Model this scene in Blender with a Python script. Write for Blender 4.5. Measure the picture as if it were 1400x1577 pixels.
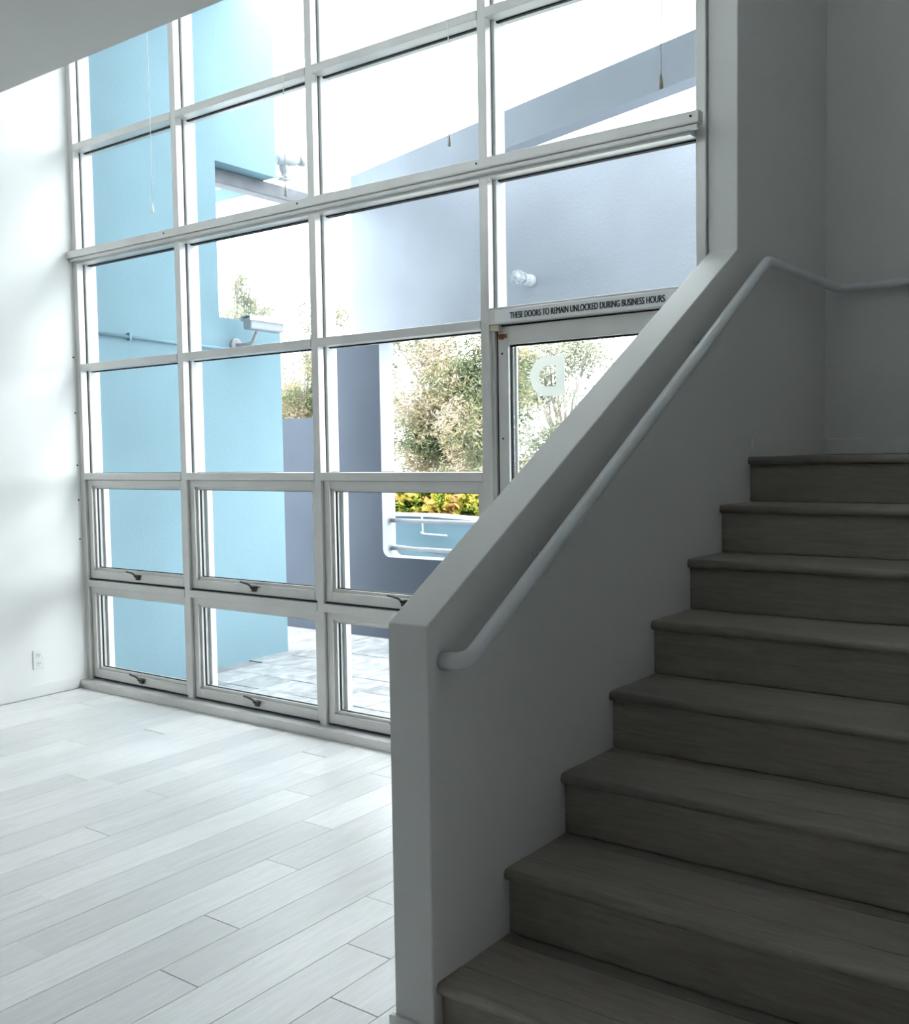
import bpy, bmesh, math, random
from mathutils import Vector, Matrix

for o in list(bpy.data.objects):
    bpy.data.objects.remove(o, do_unlink=True)
S = bpy.context.scene
COL = S.collection
random.seed(7)

# ------------------------------------------------------------------ camera
cam = bpy.data.cameras.new('camera')
cam.sensor_fit = 'HORIZONTAL'; cam.sensor_width = 36.0
cam.lens = 1559.75 / 1400 * 36.0
cam.clip_end = 300
camo = bpy.data.objects.new('camera', cam); COL.objects.link(camo)
EYE = Vector((0, 0, 1.4564))
_F = Vector((-0.59185353, 0.80398337, -0.05762066))
_R = Vector((0.80576238, 0.5920266, -0.01585826))
_U = Vector((-0.02136318, 0.05581433, 0.99821259))
M = Matrix((_R, _U, -_F)).transposed().to_4x4(); M.translation = EYE
camo.matrix_world = M
S.camera = camo

# ------------------------------------------------------------------ overcast sky
w = bpy.data.worlds.new('overcast_sky'); S.world = w; w.use_nodes = True
nt = w.node_tree; nt.nodes.clear()
bg = nt.nodes.new('ShaderNodeBackground'); wo = nt.nodes.new('ShaderNodeOutputWorld')
bg.inputs['Color'].default_value = (0.94, 0.968, 1.0, 1); bg.inputs['Strength'].default_value = 6.4
nt.links.new(bg.outputs[0], wo.inputs[0])

S.view_settings.view_transform = 'Standard'; S.view_settings.look = 'None'
S.view_settings.exposure = 0.7; S.view_settings.gamma = 1.0
S.view_settings.use_curve_mapping = False

# ------------------------------------------------------------------ material helpers
MATS = {}
def newmat(name):
    m = bpy.data.materials.new(name); m.use_nodes = True
    t = m.node_tree; b = t.nodes['Principled BSDF']
    MATS[name] = m
    return m, t, b
def N(t, kind, **kw):
    n = t.nodes.new(kind)
    for k, v in kw.items():
        if k.startswith('in_'):
            n.inputs[k[3:].replace('_', ' ')].default_value = v
        else: setattr(n, k, v)
    return n
def mapping(t, scale, coord='Object', loc=(0, 0, 0)):
    tc = N(t, 'ShaderNodeTexCoord'); mp = N(t, 'ShaderNodeMapping')
    mp.inputs['Scale'].default_value = scale; mp.inputs['Location'].default_value = loc
    t.links.new(tc.outputs[coord], mp.inputs['Vector'])
    return mp
def ramp(t, stops):
    r = N(t, 'ShaderNodeValToRGB'); e = r.color_ramp.elements
    while len(e) < len(stops): e.new(0.5)
    for el, (p, c) in zip(e, stops): el.position = p; el.color = (*c, 1)
    return r
def paint(name, col, rough=0.6, var=0.06, scale=2.5, bump=0.05, bscale=60, spec=0.3, metal=0.0):
    m, t, b = newmat(name)
    mp = mapping(t, (1, 1, 1))
    n = N(t, 'ShaderNodeTexNoise'); n.inputs['Scale'].default_value = scale; n.inputs['Detail'].default_value = 5
    t.links.new(mp.outputs[0], n.inputs['Vector'])
    lo = tuple(c * (1 - var) for c in col); hi = tuple(min(1, c * (1 + var)) for c in col)
    r = ramp(t, [(0.3, lo), (0.7, hi)]); t.links.new(n.outputs['Fac'], r.inputs['Fac'])
    t.links.new(r.outputs['Color'], b.inputs['Base Color'])
    if bump:
        n2 = N(t, 'ShaderNodeTexNoise'); n2.inputs['Scale'].default_value = bscale; n2.inputs['Detail'].default_value = 3
        t.links.new(mp.outputs[0], n2.inputs['Vector'])
        bp = N(t, 'ShaderNodeBump'); bp.inputs['Strength'].default_value = bump; bp.inputs['Distance'].default_value = 0.01
        t.links.new(n2.outputs['Fac'], bp.inputs['Height']); t.links.new(bp.outputs[0], b.inputs['Normal'])
    b.inputs['Roughness'].default_value = rough; b.inputs['Specular IOR Level'].default_value = spec
    b.inputs['Metallic'].default_value = metal
    return m
def wood(name, dark, light, axis, rough=0.4, spec=0.4, tone=0.16):
    """grey washed oak; grain runs along local axis ('x' or 'y')"""
    m, t, b = newmat(name)
    oi = N(t, 'ShaderNodeObjectInfo'); tc = N(t, 'ShaderNodeTexCoord')
    sc = N(t, 'ShaderNodeVectorMath', operation='SCALE'); sc.inputs[0].default_value = (13.1, 27.7, 5.3)
    t.links.new(oi.outputs['Random'], sc.inputs['Scale'])
    ad = N(t, 'ShaderNodeVectorMath', operation='ADD')
    t.links.new(tc.outputs['Object'], ad.inputs[0]); t.links.new(sc.outputs[0], ad.inputs[1])
    mp = N(t, 'ShaderNodeMapping')
    mp.inputs['Scale'].default_value = (1.9, 20, 20) if axis == 'x' else (16, 1.3, 16)
    t.links.new(ad.outputs[0], mp.inputs['Vector'])
    n = N(t, 'ShaderNodeTexNoise'); n.inputs['Scale'].default_value = 1.6; n.inputs['Detail'].default_value = 7
    n.inputs['Roughness'].default_value = 0.62; n.inputs['Distortion'].default_value = 1.9
    t.links.new(mp.outputs[0], n.inputs['Vector'])
    n2 = N(t, 'ShaderNodeTexNoise'); n2.inputs['Scale'].default_value = 9; n2.inputs['Detail'].default_value = 4
    t.links.new(mp.outputs[0], n2.inputs['Vector'])
    mx = N(t, 'ShaderNodeMath', operation='MULTIPLY_ADD'); mx.inputs[1].default_value = 0.35
    t.links.new(n2.outputs['Fac'], mx.inputs[0]); 
    ml = N(t, 'ShaderNodeMath', operation='MULTIPLY'); ml.inputs[1].default_value = 0.68
    t.links.new(n.outputs['Fac'], ml.inputs[0]); t.links.new(ml.outputs[0], mx.inputs[2])
    r = ramp(t, [(0.36, dark), (0.66, light)]); t.links.new(mx.outputs[0], r.inputs['Fac'])
    hs = N(t, 'ShaderNodeHueSaturation')
    mr = N(t, 'ShaderNodeMapRange'); mr.inputs['To Min'].default_value = 1 - tone; mr.inputs['To Max'].default_value = 1 + tone * 0.6
    t.links.new(oi.outputs['Random'], mr.inputs['Value']); t.links.new(mr.outputs[0], hs.inputs['Value'])
    t.links.new(r.outputs['Color'], hs.inputs['Color']); t.links.new(hs.outputs[0], b.inputs['Base Color'])
    bp = N(t, 'ShaderNodeBump'); bp.inputs['Strength'].default_value = 0.12; bp.inputs['Distance'].default_value = 0.004
    t.links.new(mx.outputs[0], bp.inputs['Height']); t.links.new(bp.outputs[0], b.inputs['Normal'])
    b.inputs['Roughness'].default_value = rough; b.inputs['Specular IOR Level'].default_value = spec
    return m
def glassmat(name, tint=(0.96, 0.985, 0.985), refl=0.006):
    m = bpy.data.materials.new(name); m.use_nodes = True; t = m.node_tree; t.nodes.clear()
    o = N(t, 'ShaderNodeOutputMaterial'); tr = N(t, 'ShaderNodeBsdfTransparent'); gl = N(t, 'ShaderNodeBsdfGlossy')
    tr.inputs['Color'].default_value = (*tint, 1); gl.inputs['Roughness'].default_value = 0.02
    mx = N(t, 'ShaderNodeMixShader'); mx.inputs[0].default_value = refl
    t.links.new(tr.outputs[0], mx.inputs[1]); t.links.new(gl.outputs[0], mx.inputs[2]); t.links.new(mx.outputs[0], o.inputs[0])
    MATS[name] = m; return m
def leafmat(name, stops, scale, trans=0.35):
    m = bpy.data.materials.new(name); m.use_nodes = True; t = m.node_tree; t.nodes.clear()
    o = N(t, 'ShaderNodeOutputMaterial')
    mp = mapping(t, (1, 1, 1))
    n = N(t, 'ShaderNodeTexNoise'); n.inputs['Scale'].default_value = scale; n.inputs['Detail'].default_value = 3
    t.links.new(mp.outputs[0], n.inputs['Vector'])
    n2 = N(t, 'ShaderNodeTexNoise'); n2.inputs['Scale'].default_value = scale * 12
    t.links.new(mp.outputs[0], n2.inputs['Vector'])
    ad = N(t, 'ShaderNodeMath', operation='MULTIPLY_ADD'); ad.inputs[1].default_value = 0.5
    sb = N(t, 'ShaderNodeMath', operation='SUBTRACT'); sb.inputs[1].default_value = 0.25
    t.links.new(n.outputs['Fac'], sb.inputs[0]); t.links.new(n2.outputs['Fac'], ad.inputs[0]); t.links.new(sb.outputs[0], ad.inputs[2])
    r = ramp(t, stops); t.links.new(ad.outputs[0], r.inputs['Fac'])
    d = N(t, 'ShaderNodeBsdfDiffuse'); tl = N(t, 'ShaderNodeBsdfTranslucent'); mx = N(t, 'ShaderNodeMixShader'); mx.inputs[0].default_value = trans
    t.links.new(r.outputs[0], d.inputs[0]); t.links.new(r.outputs[0], tl.inputs[0])
    t.links.new(d.outputs[0], mx.inputs[1]); t.links.new(tl.outputs[0], mx.inputs[2]); t.links.new(mx.outputs[0], o.inputs[0])
    MATS[name] = m; return m

WALL = (0.81, 0.814, 0.797)
paint('white_wall', WALL, 0.65, 0.015, 1.2, 0.03, 140, 0.25)
paint('white_trim', (0.80, 0.807, 0.79), 0.4, 0.01, 3, 0.0)
paint('ceiling_paint', (0.72, 0.715, 0.70), 0.8, 0.015, 2, 0.03, 90, 0.1)
paint('rail_paint', (0.80, 0.82, 0.84), 0.28, 0.01, 3, 0.02, 25, 0.5)
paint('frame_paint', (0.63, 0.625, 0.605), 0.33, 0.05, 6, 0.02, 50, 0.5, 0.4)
paint('gasket_rubber', (0.03, 0.032, 0.035), 0.6, 0.1, 8, 0)
paint('bronze', (0.035, 0.03, 0.022), 0.35, 0.15, 20, 0, spec=0.5)
paint('steel', (0.5, 0.5, 0.48), 0.35, 0.1, 20, 0, metal=0.8)
paint('brass', (0.46, 0.41, 0.32), 0.4, 0.2, 20, 0, metal=0.6)
paint('rust', (0.22, 0.09, 0.045), 0.8, 0.3, 40, 0.1)
paint('blue_stucco', (0.20, 0.31, 0.36), 0.85, 0.07, 1.3, 0.12, 55, 0.15)
paint('slate_stucco', (0.063, 0.074, 0.094), 0.85, 0.10, 1.6, 0.12, 50, 0.15)
paint('pale_stucco', (0.30, 0.325, 0.365), 0.85, 0.08, 1.5, 0.15, 50, 0.15)
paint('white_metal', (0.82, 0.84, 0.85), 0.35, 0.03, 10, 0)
paint('beam_grey', (0.17, 0.18, 0.195), 0.5, 0.15, 12, 0.05, 40)
paint('grey_metal', (0.36, 0.37, 0.39), 0.4, 0.12, 12, 0.05, 40)
paint('rail_metal', (0.23, 0.24, 0.26), 0.4, 0.08, 12, 0)
paint('lens_black', (0.012, 0.013, 0.016), 0.12, 0.1, 12, 0, spec=0.6)
paint('ivory_plastic', (0.78, 0.79, 0.79), 0.35, 0.01, 5, 0)
paint('slot_black', (0.05, 0.05, 0.05), 0.5, 0.05, 5, 0)
paint('letter_black', (0.012, 0.012, 0.014), 0.5, 0.1, 30, 0)
paint('sign_strip', (0.74, 0.76, 0.765), 0.45, 0.03, 15, 0)
paint('cord_white', (0.85, 0.86, 0.87), 0.6, 0.02, 30, 0)
paint('tassel_tan', (0.45, 0.40, 0.30), 0.5, 0.1, 30, 0)
paint('concrete', (0.36, 0.38, 0.40), 0.8, 0.15, 1.5, 0.2, 30)
paint('mortar', (0.25, 0.26, 0.27), 0.85, 0.15, 8, 0.2, 80)
paint('soil', (0.07, 0.05, 0.035), 0.9, 0.3, 15, 0.3, 40)
paint('bark', (0.30, 0.27, 0.235), 0.9, 0.3, 9, 0.5, 25)
leafmat('frosted_white', [(0.3, (0.78, 0.785, 0.75)), (0.8, (0.82, 0.825, 0.79))], 9, 0.65)
paint('lamp_metal', (0.42, 0.45, 0.48), 0.4, 0.05, 10, 0)
paint('camera_grey', (0.40, 0.42, 0.44), 0.4, 0.08, 10, 0)
paint('jar_glass', (0.36, 0.40, 0.43), 0.15, 0.03, 8, 0, spec=0.6)
wood('floor_oak', (0.71, 0.705, 0.69), (0.82, 0.82, 0.815), 'y', 0.38, 0.45, 0.10)
wood('stair_oak', (0.275, 0.247, 0.21), (0.385, 0.35, 0.30), 'x', 0.42, 0.4, 0.17)
glassmat('window_glass')
leafmat('gum_leaves', [(0.33, (0.07, 0.09, 0.06)), (0.43, (0.15, 0.18, 0.10)), (0.49, (0.26, 0.27, 0.15)), (0.545, (0.40, 0.29, 0.20)), (0.63, (0.50, 0.46, 0.37))], 1.6)
leafmat('grey_gum_leaves', [(0.35, (0.13, 0.15, 0.11)), (0.5, (0.27, 0.29, 0.21)), (0.62, (0.46, 0.44, 0.36))], 1.6)
leafmat('hedge_leaves', [(0.34, (0.02, 0.03, 0.012)), (0.40, (0.10, 0.18, 0.03)), (0.46, (0.38, 0.42, 0.06)), (0.54, (0.74, 0.6, 0.13)), (0.60, (0.55, 0.17, 0.10)), (0.65, (0.7, 0.5, 0.33))], 4.0, 0.2)

# slate tiles: cloudy, varied, slightly sealed
def slate():
    m, t, b = newmat('slate_tile')
    oi = N(t, 'ShaderNodeObjectInfo'); tc = N(t, 'ShaderNodeTexCoord')
    sc = N(t, 'ShaderNodeVectorMath', operation='SCALE'); sc.inputs[0].default_value = (31, 17, 3)
    t.links.new(oi.outputs['Random'], sc.inputs['Scale'])
    ad = N(t, 'ShaderNodeVectorMath', operation='ADD')
    t.links.new(tc.outputs['Object'], ad.inputs[0]); t.links.new(sc.outputs[0], ad.inputs[1])
    n = N(t, 'ShaderNodeTexNoise'); n.inputs['Scale'].default_value = 5; n.inputs['Detail'].default_value = 6; n.inputs['Distortion'].default_value = 1.5
    t.links.new(ad.outputs[0], n.inputs['Vector'])
    r = ramp(t, [(0.3, (0.23, 0.235, 0.24)), (0.5, (0.36, 0.365, 0.37)), (0.7, (0.50, 0.50, 0.50))]); t.links.new(n.outputs['Fac'], r.inputs['Fac'])
    hs = N(t, 'ShaderNodeHueSaturation'); mr = N(t, 'ShaderNodeMapRange'); mr.inputs['To Min'].default_value = 0.85; mr.inputs['To Max'].default_value = 1.15
    t.links.new(oi.outputs['Random'], mr.inputs['Value']); t.links.new(mr.outputs[0], hs.inputs['Value'])
    t.links.new(r.outputs[0], hs.inputs['Color']); t.links.new(hs.outputs[0], b.inputs['Base Color'])
    bp = N(t, 'ShaderNodeBump'); bp.inputs['Strength'].default_value = 0.5; bp.inputs['Distance'].default_value = 0.01
    t.links.new(n.outputs['Fac'], bp.inputs['Height']); t.links.new(bp.outputs[0], b.inputs['Normal'])
    b.inputs['Roughness'].default_value = 0.36; b.inputs['Specular IOR Level'].default_value = 0.5
slate()

# ------------------------------------------------------------------ mesh helpers
def box(bm, x0, x1, y0, y1, z0, z1, mi=0):
    vs = [bm.verts.new(p) for p in ((x0,y0,z0),(x1,y0,z0),(x1,y1,z0),(x0,y1,z0),(x0,y0,z1),(x1,y0,z1),(x1,y1,z1),(x0,y1,z1))]
    for q in ((0,3,2,1),(4,5,6,7),(0,1,5,4),(1,2,6,5),(2,3,7,6),(3,0,4,7)):
        f = bm.faces.new([vs[i] for i in q]); f.material_index = mi
def prism(bm, poly, axis, a, b, mi=0):
    """poly of 2-D points extruded along axis 'x' (poly=y,z), 'y' (poly=x,z) or 'z' (poly=x,y) from a to b"""
    def P(u, v, c): return {'x': (c, u, v), 'y': (u, c, v), 'z': (u, v, c)}[axis]
    A = [bm.verts.new(P(u, v, a)) for u, v in poly]; B = [bm.verts.new(P(u, v, b)) for u, v in poly]
    n = len(poly); fs = [bm.faces.new(A[::-1]), bm.faces.new(B)]
    for i in range(n): fs.append(bm.faces.new((A[i], A[(i+1) % n], B[(i+1) % n], B[i])))
    for f in fs: f.material_index = mi
    return fs
def tube(bm, pts, r, seg=12, caps=True, mi=0):
    pts = [Vector(p) for p in pts]; rad = r if isinstance(r, (list, tuple)) else [r] * len(pts)
    d0 = (pts[1] - pts[0]).normalized()
    u = d0.orthogonal().normalized(); rings = []; prev = d0
    for i, p in enumerate(pts):
        d = ((pts[min(i+1, len(pts)-1)] - p).normalized() + (p - pts[max(i-1, 0)]).normalized())
        d = d.normalized() if d.length > 1e-6 else prev
        q = prev.rotation_difference(d); u = q @ u; u = (u - d * u.dot(d)).normalized(); v = d.cross(u); prev = d
        rings.append([bm.verts.new(p + (u * math.cos(2*math.pi*k/seg) + v * math.sin(2*math.pi*k/seg)) * rad[i]) for k in range(seg)])
    for a, b in zip(rings, rings[1:]):
        for k in range(seg):
            f = bm.faces.new((a[k], a[(k+1) % seg], b[(k+1) % seg], b[k])); f.smooth = True; f.material_index = mi
    if caps:
        bm.faces.new(rings[0][::-1]).material_index = mi; bm.faces.new(rings[-1]).material_index = mi
def fillet(pts, r, n=8):
    pts = [Vector(p) for p in pts]; out = [pts[0]]
    for a, b, c in zip(pts, pts[1:], pts[2:]):
        d1 = (a - b).normalized(); d2 = (c - b).normalized(); ang = d1.angle(d2)
        t = min(r / math.tan(ang / 2), (a-b).length * .48, (c-b).length * .48)
        p1 = b + d1 * t; p2 = b + d2 * t
        for k in range(n + 1):
            s = k / n; out.append(p1 * (1-s)**2 + b * 2*s*(1-s) + p2 * s*s)
    out.append(pts[-1]); return out
def lathe(bm, prof, origin, axis, seg=20, mi=0):
    """prof list of (dist along axis, radius)"""
    ax = Vector(axis).normalized(); o = Vector(origin); u = ax.orthogonal().normalized(); v = ax.cross(u)
    rings = [[bm.verts.new(o + ax * h + (u * math.cos(2*math.pi*k/seg) + v * math.sin(2*math.pi*k/seg)) * max(r, 1e-4)) for k in range(seg)] for h, r in prof]
    for a, b in zip(rings, rings[1:]):
        for k in range(seg):
            f = bm.faces.new((a[k], a[(k+1) % seg], b[(k+1) % seg], b[k])); f.smooth = True; f.material_index = mi
    bm.faces.new(rings[0][::-1]).material_index = mi; bm.faces.new(rings[-1]).material_index = mi
def obox(bm, c, ax, ay, az, hx, hy, hz, mi=0):
    """oriented box"""
    c = Vector(c); A = Vector(ax).normalized()*hx; B = Vector(ay).normalized()*hy; Cc = Vector(az).normalized()*hz
    vs = [bm.verts.new(c + A*i + B*j + Cc*k) for k in (-1, 1) for i, j in ((-1,-1),(1,-1),(1,1),(-1,1))]
    for q in ((0,3,2,1),(4,5,6,7),(0,1,5,4),(1,2,6,5),(2,3,7,6),(3,0,4,7)):
        bm.faces.new([vs[i] for i in q]).material_index = mi
def mesh(name, bm, mats, bevel=0):
    bmesh.ops.recalc_face_normals(bm, faces=bm.faces[:])
    if bevel:
        es = [e for e in bm.edges if len(e.link_faces) == 2 and e.calc_face_angle(0) > 0.6]
        bmesh.ops.bevel(bm, geom=es, offset=bevel, segments=2, affect='EDGES', profile=0.5, clamp_overlap=True)
    me = bpy.data.meshes.new(name); bm.to_mesh(me); bm.free()
    for m in ([mats] if isinstance(mats, str) else mats): me.materials.append(MATS[m])
    return me
def link(name, me, parent=None, loc=None):
    o = bpy.data.objects.new(name, me); COL.objects.link(o)
    if parent: o.parent = parent
    if loc is not None: o.location = loc
    return o
def obj(name, bm, mats, parent=None, bevel=0, loc=None):
    """mesh given in world coordinates; origin moved to loc (or to the parent's frame)"""
    if loc is not None:
        bmesh.ops.translate(bm, verts=bm.verts[:], vec=-Vector(loc))
    base = Vector(loc) if loc is not None else Vector((0, 0, 0))
    o = link(name, mesh(name, bm, mats, bevel), parent)
    o.location = base - (WORLD[parent.name] if parent else Vector((0, 0, 0)))
    WORLD[o.name] = base
    return o
WORLD = {}
def empty(name, loc, label=None, cat=None, group=None, kind=None):
    o = bpy.data.objects.new(name, None); COL.objects.link(o); o.location = loc; o.empty_display_size = 0.1
    WORLD[o.name] = Vector(loc); tag(o, label, cat, group, kind); return o
def tag(o, label=None, cat=None, group=None, kind=None):
    for k, v in (('label', label), ('category', cat), ('group', group), ('kind', kind)):
        if v: o[k] = v
    return o
def B(*a): 
    bm = bmesh.new(); box(bm, *a); return bm

# ------------------------------------------------------------------ dimensions
RISE, RUN, Y1 = 0.178, 0.2991, 1.8776
XS, TW = -1.4606, 0.12              # stair-side face of the half wall, its thickness
YE, ZS0, SL = 1.8661, 1.0487, 0.5921
XL = -5.745                         # left wall
YW = 3.788                          # inner plane of the window grid
YCOR = 5.007                        # landing back wall
YEND = 3.862                        # start of the full-height wall beside the window
ZTOP = 4.86; ZC = 2.70; YC = 1.925; YB = -3.6; XR = 0.35
LAND = 8 * RISE
G = -0.068                          # patio level

# ------------------------------------------------------------------ room shell
tag(obj('wall_left', B(XL - .16, XL, YB, YW + .10, -.06, ZTOP), 'white_wall'), 'plain white wall meeting the window grid at a corner', 'wall', kind='structure')
tag(obj('wall_back', B(XL - .16, 3.4, YB - .16, YB, -.06, ZC + .3), 'white_wall'), 'white wall at the rear of the room', 'wall', kind='structure')
tag(obj('wall_right', B(3.24, 3.4, YB, 1.7, -.06, ZC + .3), 'white_wall'), 'white wall at the far side of the room', 'wall', kind='structure')
tag(obj('ceiling', B(XL, 3.4, YB, YC, ZC, ZC + .3), 'ceiling_paint'), 'low flat ceiling ending before the tall window', 'ceiling', kind='structure')
tag(obj('wall_mezzanine', B(XL, .49, YC - .15, YC - .002, ZC + .3, ZTOP), 'white_wall'), 'white wall rising above the edge of the low ceiling', 'wall', kind='structure')
tag(obj('ceiling_upper', B(XL - .16, .49, YC - .15, YCOR + .16, ZTOP, ZTOP + .2), 'ceiling_paint'), 'high ceiling over window and stairs', 'ceiling', kind='structure')
# half wall that rises with the stair and becomes the full-height wall at the landing
bm = bmesh.new()
ztop = lambda y: ZS0 + SL * (y - YE)
prism(bm, [(YE, -.06), (YCOR, -.06), (YCOR, ZTOP), (YEND, ZTOP), (YEND, ztop(YEND)), (YE, ZS0)], 'x', XS - TW, XS)
tag(obj('wall_stair', bm, 'white_wall', bevel=0.004), 'white half wall sloping up along the stairs to a full height wall', 'wall', kind='structure')
tag(obj('wall_landing', B(XS - TW, XR + .14, YCOR, YCOR + .16, -.06, ZTOP), 'white_wall'), 'grey shaded white wall behind the stair landing', 'wall', kind='structure')
tag(obj('wall_stair_far', B(XR, XR + .14, Y1 + .02, YCOR, -.06, ZTOP), 'white_wall'), 'white wall closing the far side of the staircase', 'wall', kind='structure')
tag(obj('wall_right_return', B(XR + .14, 3.4, 1.7, 1.86, -.06, ZC), 'white_wall'), 'white wall beside the foot of the stairs', 'wall', kind='structure')
# baseboards
bm = bmesh.new(); box(bm, XL, XL + .014, YB, YW - .062, 0, .07)
tag(obj('baseboard_left', bm, 'white_trim', bevel=.003), 'low white baseboard along the plain white wall', 'baseboard', kind='structure')
bm = bmesh.new(); box(bm, XS - TW - .012, XS + .002, YE - .012, YE, 0, .07); box(bm, XS - TW - .012, XS - TW, YE, YW - .06, 0, .07)
tag(obj('baseboard_stair', bm, 'white_trim', bevel=.003), 'low white baseboard around the foot of the half wall', 'baseboard', kind='structure')
bm = bmesh.new(); box(bm, XS, XS + .012, Y1 + 7*RUN + .03, YCOR, LAND, LAND + .075); box(bm, XS, XR, YCOR - .012, YCOR, LAND, LAND + .075)
tag(obj('baseboard_landing', bm, 'white_trim', bevel=.003), 'low white baseboard at the top of the stairs', 'baseboard', kind='structure')

# ------------------------------------------------------------------ floor of single planks
fl = obj('floor', B(XL - .16, 3.4, YB - .16, YW + .12, -.06, -.012), 'mortar')
tag(fl, 'pale grey washed oak plank floor', 'floor', kind='structure')
PW, PL = 0.1683, 1.215
joints = {1: 1.92, 2: 2.17, 3: 2.446, 4: 1.75, 5: 2.05, 6: 2.475, 7: 1.61, 8: 2.22, 9: 1.84, 10: 2.055, 11: 2.29, 12: 2.705, 13: 2.97, 15: 2.645}
pmesh = {}
def plank(x0, y0, y1):
    L = round(y1 - y0, 2)
    if L not in pmesh:
        b = B(-PW/2 + .0011, PW/2 - .0011, -L/2 + .0016, L/2 - .0016, -.012, 0)
        pmesh[L] = mesh('plank', b, 'floor_oak', 0.0011)
    link('plank', pmesh[L], fl, (x0 + PW/2, (y0 + y1)/2, 0))
rj = random.Random(3)
k = -20
while True:
    x1 = -1.687 - k * PW + PW; x0 = x1 - PW
    if x1 < XL + .05: break
    yend = YW - .02 if x0 < XS - TW - .02 else (1.90)
    if x0 < 3.2:
        j = joints.get(k + 0, None)
        if j is None: j = 1.4 + rj.random() * PL
        ys = [j + i * PL for i in range(-6, 5)]
        ys = [YB] + [y for y in ys if YB + .15 < y < yend - .12] + [yend]
        for a, b in zip(ys, ys[1:]): plank(x0, a, b)
    k += 1

# ------------------------------------------------------------------ staircase
st = empty('staircase', (XS, Y1, 0), 'straight flight of grey brown oak steps with rounded nosings beside the half wall', 'staircase')
XA, XB = XS + .001, XR - .001
TH = 0.03
for k in range(1, 9):
    z = k * RISE; yn = Y1 + (k-1) * RUN; o = (XA, yn, z)
    # riser board
    obj('riser', B(XA, XB, yn + .026, yn + .045, z - RISE + .001, z - TH), 'stair_oak', st, loc=o)
    # rounded nosing piece
    prof = [(yn + .105, z), (yn + .012, z)] + [(yn + .013 - .013*math.sin(a), z - .015 + .015*math.cos(a)) for a in [math.pi*i/8 for i in range(1, 8)]] + [(yn + .014, z - TH), (yn + .105, z - TH)]
    bm = bmesh.new(); prism(bm, prof, 'x', XA, XB)
    nose = obj('stair_nosing', bm, 'stair_oak', st, loc=o)
    for f in nose.data.polygons:
        if abs(f.normal.x) < .5 and len(f.vertices) == 4 and f.area < .02: f.use_smooth = True
    if k < 8:
        obj('tread_board', B(XA, XB, yn + .1098, yn + .2735, z - TH, z - .0012), 'stair_oak', st, loc=o, bevel=.0018)
        obj('tread_strip', B(XA, XB, yn + .2772, yn + RUN + .028, z - TH, z - .002), 'stair_oak', st, loc=o, bevel=.0015)
    else:
        for i in range(6):
            y0 = yn + .1065 + i * .1683
            obj('landing_board', B(XA, XB, y0, min(y0 + .1665, YCOR - .001), z - TH, z - .001), 'stair_oak', st, loc=(XA, y0, z), bevel=.0012)
# hidden body that carries the steps
bm = bmesh.new()
prof = [(Y1 + .05, -.02)]
for k in range(1, 9):
    yn = Y1 + (k-1) * RUN; prof += [(yn + .045, (k-1)*RISE - TH if k > 1 else -.02), (yn + .045, k*RISE - TH)]
prof += [(YCOR - .001, LAND - TH), (YCOR - .001, -.02)]
prism(bm, prof[1:], 'x', XA, XB)
obj('carriage', bm, 'stair_oak', st)

# ------------------------------------------------------------------ handrail
hx = XS + .078
path = [(XS + .001, 1.925, .960), (hx, 1.925, .966), (hx, 3.975, 2.190), (hx, YCOR - .06, 2.200), (XR - .3, YCOR - .06, 2.204)]
bm = bmesh.new(); tube(bm, fillet(path, .075, 10), .0208, 16)
hr = empty('handrail', path[0], 'white painted round handrail running up the half wall and around the landing', 'handrail')
obj('rail', bm, 'rail_paint', hr)
for (y, z) in ((2.35, 1.215), (3.45, 1.873)):
    bm = bmesh.new(); tube(bm, fillet([(XS, y, z - .034), (hx - .006, y, z - .034), (hx, y, z - .012)], .02, 5), .005, 8); lathe(bm, [(0, .012), (.004, .012), (.006, .009)], (XS, y, z - .034), (1, 0, 0), 14)
    obj('bracket', bm, 'rail_paint', hr)
bm = bmesh.new(); tube(bm, fillet([(-.9, YCOR, 2.15), (-.9, YCOR - .055, 2.15), (-.9, YCOR - .06, 2.187)], .03, 5), .006, 8); lathe(bm, [(0, .025), (.006, .025), (.008, .02)], (-.9, YCOR, 2.15), (0, -1, 0), 16)
obj('bracket', bm, 'rail_paint', hr)

# ------------------------------------------------------------------ window grid
MX = [XL + .0, -4.7494, -3.6856, -2.6257, -1.622]          # left edges of mullion faces
MW = [.046, .046, .046, .046, .040]
TZ = {0: .0, 1: .690, 2: 1.370, 3: 2.055, 4: 2.754, 5: 3.416, 6: 4.10, 7: 4.80}   # top of each transom
YG = YW + .085                       # glass
win = empty('window_1', (MX[0], YW, 0), 'tall gridded window wall of grey painted metal frames', 'window', kind='structure')
for i, x in enumerate(MX):
    y0 = YW if i < 4 else YW + .055
    z0 = .0
    bm = bmesh.new(); box(bm, x, x + MW[i], y0, YW + .045, z0, TZ[7]) if i < 4 else box(bm, x, x + MW[i], y0, YW + .075, z0, TZ[7])
    obj('mullion', bm, 'frame_paint', win, bevel=.0025)
    # outer half, a little wider, behind a dark rubber joint
    bm = bmesh.new(); box(bm, x + .004, x + MW[i] - .004, YW + .045 if i < 4 else YW + .075, YW + .053 if i < 4 else YW + .08, z0, TZ[7])
    obj('gasket', bm, 'gasket_rubber', win)
    bm = bmesh.new(); box(bm, x - (.012 if i else 0), x + MW[i] + (.012 if i < 4 else 0), YW + .053 if i < 4 else YW + .08, YW + .13, z0, TZ[7])
    obj('outer_mullion', bm, 'white_metal', win, bevel=.002)
def cell(i): return MX[i] + MW[i], MX[i+1]
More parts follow.
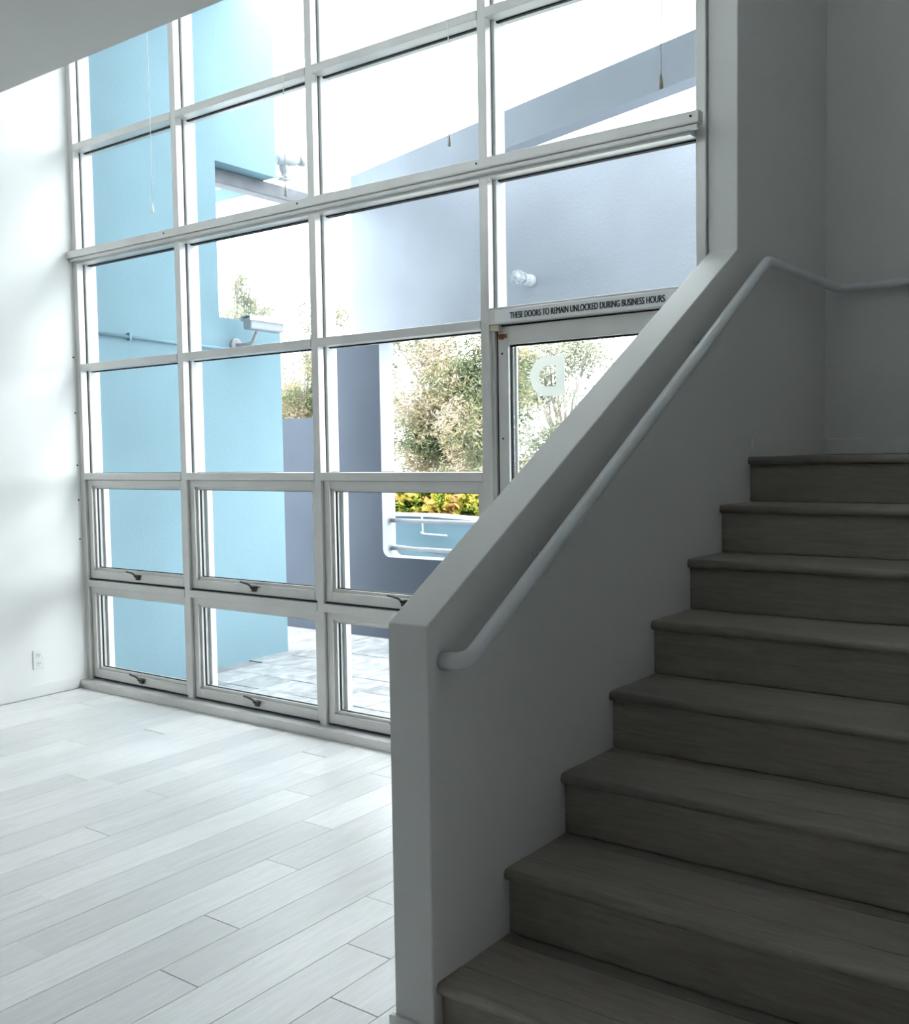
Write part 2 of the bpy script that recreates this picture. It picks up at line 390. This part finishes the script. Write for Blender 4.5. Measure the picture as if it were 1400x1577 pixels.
def transom(i, zt, h=.042, y0=None, name='transom'):
    a, b = cell(i); y0 = YW - .004 if y0 is None else y0
    bm = bmesh.new(); box(bm, a, b, y0, YW + .07, zt - h, zt)
    t = obj(name, bm, 'frame_paint', win, bevel=.0025)
    obj('gasket', B(a, b, YW + .0705, YG + .0, zt - h - .006, zt + .002), 'gasket_rubber', win)
    obj('outer_transom', B(a, b, YG + .0, YW + .125, zt - h - .002, zt + .001), 'frame_paint', win)
    return t
def pane(i, z0, z1):
    a, b = cell(i)
    obj('pane', B(a - .004, b + .004, YG - .003, YG + .003, z0, z1), 'window_glass', win)
for i in range(4):
    for r in (1, 2, 3, 5, 6):
        if i == 3 and r <= 3: continue
        transom(i, TZ[r])
    rows = [(2, 3), (3, 4), (4, 5), (5, 6), (6, 7)] if i < 3 else [(3, 4), (4, 5), (5, 6), (6, 7)]
    for a, b in rows: pane(i, TZ[a], TZ[b] - .042)
# head and heavy structural transom that runs in front of the mullions
obj('window_head', B(XL, XS - TW, YW, YW + .13, TZ[7], ZTOP), 'frame_paint', win)
bm = bmesh.new(); box(bm, XL + .001, XS - TW + .012, YW - .045, YW - .001, TZ[4] - .045, TZ[4])
obj('beam_transom', bm, 'frame_paint', win, bevel=.004)
bm = bmesh.new(); box(bm, XL + .001, XS - TW - .002, YW - .03, YW - .0005, TZ[4] - .062, TZ[4] - .046)
obj('beam_lip', bm, 'frame_paint', win, bevel=.002)
for i in range(4):
    a, b = cell(i)
    obj('outer_transom', B(a, b, YW + .001, YW + .12, TZ[4] - .075, TZ[4] - .001), 'frame_paint', win)
    obj('gasket', B(a, b, YW + .07, YW + .095, TZ[4] - .082, TZ[4] - .0755), 'gasket_rubber', win)
for x in (MX[1] - .03, MX[2] - .03, MX[3] + .02, MX[4] + .02):
    bm = bmesh.new(); lathe(bm, [(0, .005), (.002, .005), (.003, .003)], (x, YW - .0455, TZ[4] - .02), (0, -1, 0), 8)
    obj('screw', bm, 'gasket_rubber', win)
# sill
bm = bmesh.new(); box(bm, XL + .001, MX[3], YW - .06, YW + .13, 0, .05)
obj('window_sill', bm, 'frame_paint', win, bevel=.003)
# screws in the edge of the jamb
for z in (.95, 1.2, 1.42, 1.75, 2.1):
    bm = bmesh.new(); lathe(bm, [(0, .006), (.003, .005)], (XL, YW - .018, z), (1, 0, 0), 8)
    obj('screw', bm, 'gasket_rubber', win)

# awning sashes, two rows of three, each with a cam handle
def sash(i, z0, z1):
    a, b = cell(i); a += .003; b -= .003
    y0, y1 = YW + .018, YW + .062
    s = empty('sash', ((a+b)/2, y0, z0)); s.parent = win; s.location = Vector(((a+b)/2, y0, z0)) - WORLD[win.name]
    LW, RW, TR, BR = .040, .030, .038, .052
    def fr(name, x0, x1, za, zb, ya=y0, yb=y1):
        obj(name, B(x0, x1, ya, yb, za, zb), 'frame_paint', s, bevel=.002)
    fr('stile', a, a + LW, z0, z1); fr('stile', b - RW, b, z0, z1)
    fr('top_rail', a + LW, b - RW, z1 - TR, z1); fr('bottom_rail', a + LW, b - RW, z0, z0 + BR)
    # stepped glazing bead
    bm = bmesh.new()
    c, d, e, f = a + LW, b - RW, z0 + BR, z1 - TR; q = .016
    for A in ((c, c+q, e, f), (d-q, d, e, f), (c+q, d-q, f-q, f), (c+q, d-q, e, e+q)):
        box(bm, A[0], A[1], y0 + .016, y1 + .02, A[2], A[3])
    obj('glazing_bead', bm, 'frame_paint', s, bevel=.001)
    bm = bmesh.new(); q2 = q + .004
    for A in ((c, c+q2, e, f), (d-q2, d, e, f), (c+q2, d-q2, f-q2, f), (c+q2, d-q2, e, e+q2)):
        box(bm, A[0], A[1], y0 + .03, y0 + .04, A[2], A[3])
    obj('gasket', bm, 'gasket_rubber', s)
    bm = bmesh.new(); q3 = q + .018
    for A in ((c, c+q3, e, f), (d-q3, d, e, f)):
        box(bm, A[0], A[1], y1 + .022, y1 + .06, A[2], A[3])
    obj('outer_frame', bm, 'white_metal', s)
    obj('pane', B(c + .002, d - .002, y1, y1 + .006, e + .002, f - .002), 'window_glass', s)
    obj('gasket', B(a, b, y0 - .004, y0 + .02, z0 - .008, z0 - .001), 'gasket_rubber', s)
    # cam handle
    x = (a + b) / 2 + .02; zz = z0 + BR
    bm = bmesh.new()
    box(bm, x - .012, x + .016, y0 - .014, y0, zz - .035, zz - .004)
    lathe(bm, [(0, .011), (.012, .010), (.018, .006)], (x, y0 - .013, zz - .01), (0, -1, 0), 12)
    tube(bm, fillet([(x, y0 - .024, zz - .008), (x - .02, y0 - .028, zz + .006), (x - .085, y0 - .026, zz + .014)], .01, 4), [.006]*5 + [.0065]*1 + [.0055]*1 if False else .006, 8)
    box(bm, x + .006, x + .026, y0 - .02, y0 - .002, zz - .018, zz - .006)
    obj('handle', bm, 'bronze', s)
for i in range(3):
    sash(i, .062, TZ[1] - .044)
    sash(i, TZ[1] + .010, TZ[2] - .044)

# ------------------------------------------------------------------ glazed door under the lettered header
a, b = cell(3)
dr = empty('door_1', (a, YW, 0), 'glazed metal door behind the half wall under a lettered header', 'door', kind='structure')
ZH = 2.092
obj('header', B(a, b, YW - .002, YW + .07, 2.028, ZH), 'frame_paint', dr, bevel=.003)
obj('header_cap', B(a, b, YW + .012, YG + .04, ZH, ZH + .012), 'frame_paint', dr, bevel=.002)
obj('gasket', B(a, b, YW + .040, YW + .075, 2.0205, 2.0275), 'gasket_rubber', dr)
yd0, yd1 = YW + .03, YW + .075
da, db = a + .026, b - .01
obj('jamb', B(a, a + .016, YW + .02, YW + .12, 0, 2.0195), 'frame_paint', dr, bevel=.002)
obj('gasket', B(a + .016, a + .0258, YW + .04, YW + .1, 0, 2.016), 'gasket_rubber', dr)
obj('stile', B(da, da + .055, yd0, yd1, .01, 2.020), 'frame_paint', dr, bevel=.003)
obj('stile', B(db - .055, db, yd0, yd1, .01, 2.020), 'frame_paint', dr, bevel=.003)
obj('top_rail', B(da + .055, db - .055, yd0, yd1, 1.938, 2.020), 'frame_paint', dr, bevel=.003)
obj('bottom_rail', B(da + .055, db - .055, yd0, yd1, .01, .20), 'frame_paint', dr, bevel=.003)
bm = bmesh.new(); c, d = da + .055, db - .055
box(bm, c, c + .006, yd0 + .018, yd0 + .03, .2, 1.938); box(bm, c, d, yd0 + .018, yd0 + .03, 1.93, 1.938)
obj('gasket', bm, 'gasket_rubber', dr)
obj('outer_bead', B(c, c + .014, yd1, yd1 + .012, .2, 1.938), 'white_metal', dr)
obj('pane', B(c + .001, d - .001, yd0 + .022, yd0 + .028, .2, 1.936), 'window_glass', dr)
obj('threshold', B(a, b, YW - .02, YW + .12, 0, .009), 'steel', dr)
obj('hinge_plate', B(a + .002, a + .05, YW + .001, YW + .029, 2.000, 2.027), 'brass', dr, bevel=.003)
bm = bmesh.new(); lathe(bm, [(0, .012), (.02, .012), (.024, .009)], (da + .022, yd0 - .004, 1.962), (0, 0, 1), 12); box(bm, da + .004, da + .05, yd0 - .004, yd0, 1.968, 1.986)
obj('hinge_pivot', bm, 'rust', dr)
for z in (1.90, 1.52):
    bm = bmesh.new(); lathe(bm, [(0, .005), (.002, .004)], (da + .022, yd0, z), (0, -1, 0), 8)
    obj('screw', bm, 'gasket_rubber', dr)
bm = bmesh.new(); tube(bm, fillet([(db - .03, yd0, .95), (db - .03, yd0 - .06, .95), (db - .03, yd0 - .06, 1.2), (db - .03, yd0, 1.2)], .02, 4), .011, 10)
obj('pull_handle', bm, 'steel', dr)
# letter on the glass, applied from outside so it reads backwards from here
xr, xl_, z0, z1 = -2.226, -2.402, 1.702, 1.876
def dshape(xr, xl, z0, z1, rad, n=10):
    pts = [(xr, z0), (xr, z1)]
    for k in range(n + 1):
        t = math.pi/2 * k / n; pts.append((xl + rad - rad*math.sin(t), z1 - rad + rad*math.cos(t)))
    for k in range(n + 1):
        t = math.pi/2 * k / n; pts.append((xl + rad - rad*math.cos(t), z0 + rad - rad*math.sin(t)))
    return pts
bm = bmesh.new()
O = dshape(xr, xl_, z0, z1, .085); I = dshape(xr - .045, xl_ + .045, z0 + .042, z1 - .042, .042)
yl = yd0 + .0285
rings = [[bm.verts.new((u, y, v)) for u, v in P] for y in (yl, yl + .0012) for P in (O, I)]
n = len(O)
for q in range(n):
    r_ = (q + 1) % n
    bm.faces.new((rings[0][q], rings[0][r_], rings[1][r_], rings[1][q])); bm.faces.new((rings[2][q], rings[3][q], rings[3][r_], rings[2][r_]))
    bm.faces.new((rings[0][q], rings[2][q], rings[2][r_], rings[0][r_])); bm.faces.new((rings[1][q], rings[1][r_], rings[3][r_], rings[3][q]))
obj('letter_decal', bm, 'frosted_white', dr)
# lettered strip
sg = empty('door_sign', (-2.1, YW - .003, 2.03), 'narrow strip of black capitals about unlocked doors on the header above the glazed door', 'sign')
obj('strip', B(-2.545, -1.690, YW - .0045, YW - .0022, 2.034, 2.088), 'sign_strip', sg)
cu = bpy.data.curves.new('lettering', 'FONT'); cu.body = 'THESE DOORS TO REMAIN UNLOCKED DURING BUSINESS HOURS'
cu.size = 1.0; cu.offset = 0.0; cu.extrude = 0.0
to = bpy.data.objects.new('lettering_tmp', cu); COL.objects.link(to)
bpy.context.view_layer.update()
tm = bpy.data.meshes.new_from_object(to.evaluated_get(bpy.context.evaluated_depsgraph_get()))
bpy.data.objects.remove(to, do_unlink=True)
xs = [v.co.x for v in tm.vertices]; ys = [v.co.y for v in tm.vertices]
x0_, x1_, y0_, y1_ = min(xs), max(xs), min(ys), max(ys)
for v in tm.vertices:
    v.co = Vector(((v.co.x - x0_) / (x1_ - x0_) * .735 - 2.464 + 2.1, -.0030, (v.co.y - y0_) / (y1_ - y0_) * .028 + .0160))
bm = bmesh.new()
for dx in (-.0012, 0, .0012):                       # three passes make the strokes heavy
    t2 = tm.copy(); t2.transform(Matrix.Translation((dx, dx * .05, 0))); bm.from_mesh(t2)
bm.to_mesh(tm); bm.free()
tm.materials.clear(); tm.materials.append(MATS['letter_black'])
tl_ = link('lettering', tm, sg); tl_['label'] = 'black condensed capital letters'

# ------------------------------------------------------------------ small things indoors
def outlet(y, z):
    o = empty('wall_outlet', (XL, y, z), 'white double power outlet low on the plain white wall', 'outlet')
    obj('cover_plate', B(XL, XL + .006, y - .036, y + .036, z - .060, z + .060), 'ivory_plastic', o, bevel=.003)
    for dz in (-.026, .026):
        bm = bmesh.new(); lathe(bm, [(0, .017), (.003, .0165)], (XL + .006, y, z + dz), (1, 0, 0), 20)
        s = obj('socket', bm, 'ivory_plastic', o)
        bm = bmesh.new()
        for dy in (-.006, .006): box(bm, XL + .009, XL + .0096, y + dy - .0014, y + dy + .0014, z + dz - .002, z + dz + .008)
        lathe(bm, [(0, .0025), (.0006, .0025)], (XL + .009, y, z + dz - .009), (1, 0, 0), 8)
        obj('slots', bm, 'slot_black', s)
outlet(3.45, .230)
def cord(x, zb, label, tassel):
    y = YW - .095
    o = empty('pull_cord', (x, y, zb), label, 'cord', 'pull cords hanging before the window')
    bm = bmesh.new(); tube(bm, [(x, y, zb + .05), (x + .003, y, zb + .5), (x, y, zb + 1.0), (x + .002, y, ZTOP - .005)], .0022, 6)
    obj('string', bm, 'cord_white', o)
    bm = bmesh.new(); lathe(bm, [(0, .006), (.006, .0085), (.03, .0075), (.045, .005), (.056, .003)], (x, y, zb), (0, 0, 1), 12)
    obj('tassel', bm, tassel, o)
cord(-4.807, 2.842, 'white pull cord with pale tassel before the blue wall panes', 'cord_white')
cord(-3.745, 2.765, 'white pull cord with grey tassel ending at the thick transom by the security camera', 'steel')
cord(-2.715, 2.815, 'white pull cord with grey tassel before the corner where the angled parapet beam begins', 'steel')
cord(-1.700, 2.842, 'white pull cord with tan tassel beside the full height wall by the stairs', 'tassel_tan')

# ------------------------------------------------------------------ courtyard outside
tag(obj('ground', B(-45, 30, YW + .13, 60, G - .3, G - .03), 'concrete'), 'pale concrete ground beyond the courtyard', 'ground', kind='structure')
pat = tag(obj('patio', B(-8.6, XS - TW, YW + .131, 6.42, G - .029, G - .008), 'mortar'), 'courtyard floor of cloudy grey slate tiles', 'patio', kind='structure')
TS = .305
tb = B(-TS/2 + .003, TS/2 - .003, -TS/2 + .003, TS/2 - .003, -.012, 0); tme = mesh('tile', tb, 'slate_tile', .0025)
rt = random.Random(5)
for iy in range(9):
    for ix in range(23):
        cx = XS - TW - .02 - TS/2 - ix * TS; cy = 4.07 + iy * TS
        if cy + TS/2 > 6.425: continue
        if cx - TS/2 < -5.72 and cy - TS/2 < 5.0: continue
        o = link('tile', tme, pat, (cx, cy, G + rt.uniform(-.002, .002)))
        o.rotation_euler = (rt.uniform(-.004, .004), rt.uniform(-.004, .004), math.pi/2 * rt.randrange(4))
# blue wall running out from the corner, with a notch open to the sky
XBL = -5.72
bm = bmesh.new()
prism(bm, [(YW + .135, G - .03), (5.545, G - .03), (5.545, 2.46), (4.945, 2.466), (4.945, 3.577), (5.545, 3.577), (5.545, 6.4), (YW + .135, 6.4)], 'x', XBL - .26, XBL)
bw = tag(obj('wall_blue', bm, 'blue_stucco'), 'light blue stucco wall with a square notch outside the window', 'wall', kind='structure')
tag(obj('wall_blue_return', B(-9.5, XBL - .262, 5.30, 5.545, 3.50, 6.4), 'blue_stucco'), 'upper blue stucco wall turning away behind the notch', 'wall', kind='structure')
bm = bmesh.new(); box(bm, -5.97, -5.85, 4.98, 6.46, 3.47, 3.576)
tag(obj('tie_beam', bm, 'beam_grey', bevel=.008), 'grey metal beam linking the blue wall notch to the grey parapet', 'beam')
# conduit on the blue wall
cd = empty('conduit', (XBL, 4.0, 2.26), 'thin blue painted conduit pipe fixed along the blue wall', 'pipe')
bm = bmesh.new(); tube(bm, [(XBL + .016, YW + .14, 2.262), (XBL + .016, 5.0, 2.240)], .011, 10); obj('pipe', bm, 'blue_stucco', cd)
for y in (4.165, 4.75):
    bm = bmesh.new(); box(bm, XBL, XBL + .03, y - .008, y + .008, 2.235, 2.285); obj('clamp', bm, 'blue_stucco', cd, bevel=.002)
# stained pipe stub low on the blue wall
bm = bmesh.new(); lathe(bm, [(0, .03), (.012, .03), (.014, .016), (.06, .016)], (XBL, 4.29, .545), (1, 0, -.15), 14)
tag(obj('pipe_stub', bm, 'blue_stucco'), 'short blue pipe stub low on the blue wall', 'pipe')

# slate grey courtyard wall with a big opening
YD = 6.42; XO = -5.472; XQ = -2.25; ZO = .606
corner = [(XO + .07 - .07*math.cos(t), ZO + .07 - .07*math.sin(t)) for t in [math.pi/2*i/6 for i in range(7)]]
bm = bmesh.new()
prism(bm, [(-9.5, G - .03), (-1.3, G - .03), (-1.3, 2.455), (XQ, 2.455), (XQ, ZO)] + corner[::-1] + [(XO, 2.455), (-6.16, 2.455), (-6.16, 1.787), (-9.5, 1.787)], 'y', YD, YD + .17)
bm.normal_update()
for f in bm.faces:
    c = f.calc_center_median()
    if abs(f.normal.y) < .5 and XO - .02 <= c.x <= XQ + .02 and c.z > ZO - .05: f.material_index = 1
cw = tag(obj('wall_courtyard', bm, ['slate_stucco', 'pale_stucco']), 'dark slate stucco wall with a large opening framed in pale grey', 'wall', kind='structure')
tag(obj('wall_fascia', B(-5.744, -1.3, YD - .004, YD + .22, 2.456, 3.60), 'pale_stucco'), 'pale grey stucco wall band over the courtyard opening', 'wall', kind='structure')
Dv = Vector((.96052938, -.27817857, 0)); Nv = Vector((.27817857, .96052938, 0))
bm = bmesh.new(); P0 = Vector((-5.744, YD - .006, 3.64)); Lb = 4.3
obox(bm, P0 + Dv*Lb/2 + Nv*.065, Dv, Nv, (0, 0, 1), Lb/2, .065, .127)
tag(obj('parapet_beam', bm, ['pale_stucco']), 'pale grey stucco parapet beam crossing the sky at an angle', 'beam')
obj('baseboard_course', B(-9.5, -1.3, YD - .012, YD, G - .03, G + .07), 'slate_stucco', cw)

# caged wall lamp on the fascia
lx, lz = -3.99, 2.715
lp = empty('wall_lamp', (lx, YD, lz), 'small caged jar lamp on the pale grey wall band over the courtyard', 'lamp')
bm = bmesh.new(); lathe(bm, [(0, .045), (.03, .045), (.045, .038), (.07, .034)], (lx, YD - .004, lz), (0, -1, 0), 20); obj('wall_box', bm, 'lamp_metal', lp)
ax = Vector((-.10, -1, .06)).normalized(); e0 = Vector((lx, YD - .07, lz))
bm = bmesh.new(); lathe(bm, [(0, .04), (.03, .042), (.045, .038)], e0, ax, 18); obj('socket_collar', bm, 'lamp_metal', lp)
bm = bmesh.new(); lathe(bm, [(.04, .034), (.08, .038), (.12, .034), (.145, .02), (.15, .004)], e0, ax, 18); obj('jar', bm, 'jar_glass', lp)
u = ax.orthogonal().normalized(); v = ax.cross(u)
cg = empty('cage', e0); cg.parent = lp; cg.location = e0 - WORLD[lp.name]
for q in range(6):
    d = u*math.cos(q*math.pi/3) + v*math.sin(q*math.pi/3)
    bm = bmesh.new(); tube(bm, [e0 + ax*.035 + d*.045, e0 + ax*.09 + d*.05, e0 + ax*.135 + d*.04, e0 + ax*.165 + d*.012], .003, 6); obj('wire', bm, 'lamp_metal', cg)
bm = bmesh.new(); tube(bm, [e0 + ax*.1 + (u*math.cos(t) + v*math.sin(t))*.051 for t in [2*math.pi*i/18 for i in range(19)]], .003, 6); obj('ring', bm, 'lamp_metal', cg)

# housed security camera on the blue wall
cb = Vector((XBL, 5.09, 2.275))
sc = empty('security_camera', cb, 'long silver housed security camera bracketed to the low blue wall', 'camera')
bm = bmesh.new(); lathe(bm, [(0, .05), (.015, .05), (.02, .04)], cb, (1, 0, 0), 16); tube(bm, fillet([cb + Vector((.01, 0, 0)), cb + Vector((.16, .02, 0)), cb + Vector((.19, .04, .085))], .05, 5), .014, 10); obj('bracket', bm, 'grey_metal', sc)
hd = Vector((.10, 1, -.03)).normalized(); hs_ = hd.cross(Vector((0, 0, 1))).normalized(); hu = hs_.cross(hd)
hc = cb + Vector((.21, .09, .135))
bm = bmesh.new(); obox(bm, hc, hd, hs_, hu, .15, .047, .043); obj('housing', bm, 'camera_grey', sc, bevel=.012)
bm = bmesh.new(); obox(bm, hc + hu*.052 + hd*.01, hd, hs_, hu, .175, .056, .003)
for s in (-1, 1): obox(bm, hc + hu*.036 + hs_*s*.056 + hd*.01, hd, hs_, hu, .175, .003, .019)
obj('sun_shield', bm, 'white_metal', sc)
bm = bmesh.new(); obox(bm, hc + hd*.1505, hd, hs_, hu, .002, .038, .033); obj('front_window', bm, 'grey_metal', sc)
bm = bmesh.new(); lathe(bm, [(0, .024), (.012, .024), (.014, .018)], hc + hd*.152, hd, 16); obj('lens', bm, 'lens_black', sc)

# bullet camera on a bracket at the end of the upper blue wall
cb = Vector((XBL - .05, 5.545, 3.61))
sc = empty('bullet_camera', cb, 'small white bullet security camera on an arm at the upper blue wall end', 'camera')
bm = bmesh.new(); box(bm, cb.x - .03, cb.x + .03, 5.545, 5.553, cb.z - .03, cb.z + .03); box(bm, cb.x - .012, cb.x + .012, 5.55, 5.71, cb.z - .008, cb.z + .008); box(bm, cb.x - .035, cb.x + .035, 5.64, 5.72, cb.z - .016, cb.z - .006); obj('bracket', bm, 'camera_grey', sc, bevel=.002)
bm = bmesh.new(); lathe(bm, [(0, .03), (.012, .03), (.03, .02), (.04, .03), (.07, .04), (.095, .042), (.115, .03)], (cb.x, 5.68, cb.z), (0, 0, 1), 18); obj('swivel_base', bm, 'grey_metal', sc)
bd = Vector((.35, 1, .10)).normalized(); b0 = Vector((cb.x, 5.60, cb.z + .125))
bm = bmesh.new(); lathe(bm, [(0, .03), (.006, .042), (.15, .044), (.17, .036), (.2, .036)], b0, bd, 20); obj('barrel', bm, 'camera_grey', sc)
bm = bmesh.new(); lathe(bm, [(.19, .041), (.235, .041), (.236, .035)], b0, bd, 20); obj('hood', bm, 'grey_metal', sc)
bm = bmesh.new(); lathe(bm, [(.2362, .03), (.2385, .028)], b0, bd, 16); obj('lens', bm, 'lens_black', sc)

# rails across the opening
rl = empty('guard_rail', (XO, YD + .1, ZO), 'two round grey rails across the courtyard opening', 'railing')
for z in (.905, .672):
    bm = bmesh.new(); tube(bm, [(XO + .002, YD + .1, z), (XQ - .002, YD + .1, z)], .018, 12); obj('rail', bm, 'rail_metal', rl)
    for x, s in ((XO, 1), (XQ, -1)):
        bm = bmesh.new(); lathe(bm, [(0, .032), (.006, .032)], (x, YD + .1, z), (s, 0, 0), 14); obj('flange', bm, 'rail_metal', rl)
# blue planter wall beyond with a white coping and ramp rail
pw = tag(obj('wall_planter', B(-9.0, -3.2, 8.0, 8.16, G - .03, .83), 'blue_stucco'), 'low blue planter wall with white coping beyond the opening', 'wall', kind='structure')
bm = bmesh.new(); prism(bm, [(-9.0, .83), (-6.18, .83), (-3.2, .70), (-3.2, .718), (-6.18, .850), (-9.0, .852)], 'y', 7.97, 8.19)
obj('coping', bm, 'white_metal', pw)
rr = empty('ramp_rail', (-6.3, 7.9, G), 'white ramp handrail sloping in front of the blue planter wall', 'railing')
bm = bmesh.new(); tube(bm, [(-7.6, 7.88, .60), (-5.0, 7.88, .42)], .02, 10); obj('rail', bm, 'rail_metal', rr)
for x, z in ((-7.2, .57), (-5.3, .44)):
    bm = bmesh.new(); tube(bm, [(x, 7.88, G - .03), (x, 7.88, z)], .018, 10); obj('post', bm, 'rail_metal', rr)
ha = empty('wall_bracket', (-6.27, 7.97, .83), 'thin white angled bracket hanging on the blue planter wall', 'bracket')
bm = bmesh.new(); tube(bm, [(-6.27, 7.965, .85), (-6.26, 7.965, .665)], .008, 8); obj('upright', bm, 'white_metal', ha)
bm = bmesh.new(); tube(bm, [(-6.285, 7.965, .675), (-6.26, 7.965, .660), (-5.96, 7.965, .650)], .008, 8); obj('arm', bm, 'white_metal', ha)

# ------------------------------------------------------------------ planting
def leaves(name, parent, blobs, n, L, Wd, mat, seed, droop=.4):
    """blobs: (centre, radii, weight); lens-shaped folded leaves"""
    r = random.Random(seed); V = []; Fc = []
    tot = sum(b[2] for b in blobs)
    for c, rad, wt in blobs:
        for _ in range(int(n * wt / tot)):
            while True:
                p = Vector((r.uniform(-1, 1), r.uniform(-1, 1), r.uniform(-1, 1)))
                if p.length < 1: break
            p = Vector((c[0] + p.x*rad[0], c[1] + p.y*rad[1], c[2] + p.z*rad[2]))
            d = Vector((r.gauss(0, 1), r.gauss(0, 1), r.gauss(-droop, .6))).normalized()
            s = d.cross(Vector((r.gauss(0, 1), r.gauss(0, 1), r.gauss(0, 1)))).normalized(); nn = d.cross(s)
            l = L * r.uniform(.6, 1.3); wd = Wd * r.uniform(.7, 1.2); i = len(V)
            V += [p, p + d*l*.45 + s*wd + nn*wd*.4, p + d*l, p + d*l*.45 - s*wd + nn*wd*.4]
            Fc += [(i, i+1, i+2), (i, i+2, i+3)]
    me = bpy.data.meshes.new(name); me.from_pydata([tuple(v - WORLD[parent.name]) for v in V], [], Fc); me.materials.append(MATS[mat])
    o = link(name, me, parent); o['kind'] = 'stuff'; return o
def tree(base, label, blobs, n, mat, seed, L=.10, Wd=.011, name='gum_tree'):
    t = empty(name, base, label, 'tree', 'trees beyond the courtyard'); r = random.Random(seed)
    b0 = Vector(base); top = max(b[0][2] for b in blobs)
    mid = b0 + Vector((r.uniform(-.15, .15), r.uniform(-.1, .1), (top - base[2]) * .4))
    bm = bmesh.new()
    tube(bm, [b0, (b0 + mid)/2 + Vector((.06, .03, 0)), mid], [.13, .10, .08], 10)
    for c, rad, wt in blobs:
        c = Vector(c); m1 = mid.lerp(c, .5) + Vector((r.uniform(-.15, .15), r.uniform(-.15, .15), .12))
        tube(bm, [mid, m1, c], [.04, .02, .006], 7)
        for _ in range(5):
            e = c + Vector((r.uniform(-.8, .8)*rad[0], r.uniform(-.8, .8)*rad[1], r.uniform(-.6, .9)*rad[2]))
            tube(bm, [m1.lerp(c, r.uniform(.2, 1)), c.lerp(e, .5) + Vector((0, 0, .06)), e], [.009, .006, .002], 5)
    obj('trunk', bm, 'bark', t)
    leaves('foliage', t, blobs, n, L, Wd, mat, seed + 50); return t
def cloud(cx, cy, cz, sx, sy, sz, k, rr_, seed):
    r = random.Random(seed); out = []
    for _ in range(k):
        q = rr_ * r.uniform(.55, 1.2)
        out.append(((cx + r.uniform(-1, 1)*sx, cy + r.uniform(-1, 1)*sy, cz + r.uniform(-1, 1)*sz), (q, q, q*.85), q**3))
    return out
tree((-9.0, 12.2, G - .03), 'full gum tree with olive and tan leaves filling the courtyard opening', cloud(-9.25, 12.2, 2.2, 1.35, .6, 1.15, 40, .5, 1), 46000, 'gum_leaves', 11)
tree((-8.5, 14.7, G - .03), 'airy gum tree with thin branches seen through the door glass', cloud(-8.7, 14.7, 2.1, .9, .35, 1.2, 22, .48, 2) + cloud(-7.6, 14.7, 1.6, .6, .3, .3, 5, .46, 9), 20000, 'grey_gum_leaves', 12)
tree((-12.9, 13.0, G - .03), 'gum tree with sparse wispy top beside the end of the blue wall', cloud(-12.8, 13.0, 2.35, .9, .6, .6, 20, .5, 3) + cloud(-12.3, 13.0, 3.55, .5, .4, .6, 12, .3, 4), 24000, 'gum_leaves', 13)
tree((-15.6, 14.0, G - .03), 'slender pale gum tree showing above the blue wall notch', cloud(-15.5, 14.0, 3.7, .5, .35, .7, 16, .42, 5) + cloud(-15.6, 14.0, 4.8, .3, .2, .45, 9, .24, 6), 14000, 'grey_gum_leaves', 14)
hg = empty('hedge', (-6.0, 8.4, .5), 'clipped hedge of yellow green leaves with red tips on the planter wall', 'hedge')
obj('soil_bed', B(-9.0, -3.2, 8.161, 8.95, G - .03, .60), 'soil', hg)
rh = random.Random(21)
hb = [((x, 8.56 + rh.uniform(-.05, .05), .93 + rh.uniform(-.06, .08) - max(0, x + 6.2) * .03), (.24, .22, .26), 1) for x in [-8.7 + .21*i for i in range(25)]]
for c, _, _ in hb:
    bm = bmesh.new(); tube(bm, [(c[0], 8.55, .58), (c[0] + rh.uniform(-.06, .06), 8.55, c[2])], [.009, .004], 5); obj('stem', bm, 'bark', hg)
leaves('foliage', hg, hb, 9000, .10, .034, 'hedge_leaves', 22, -.2)
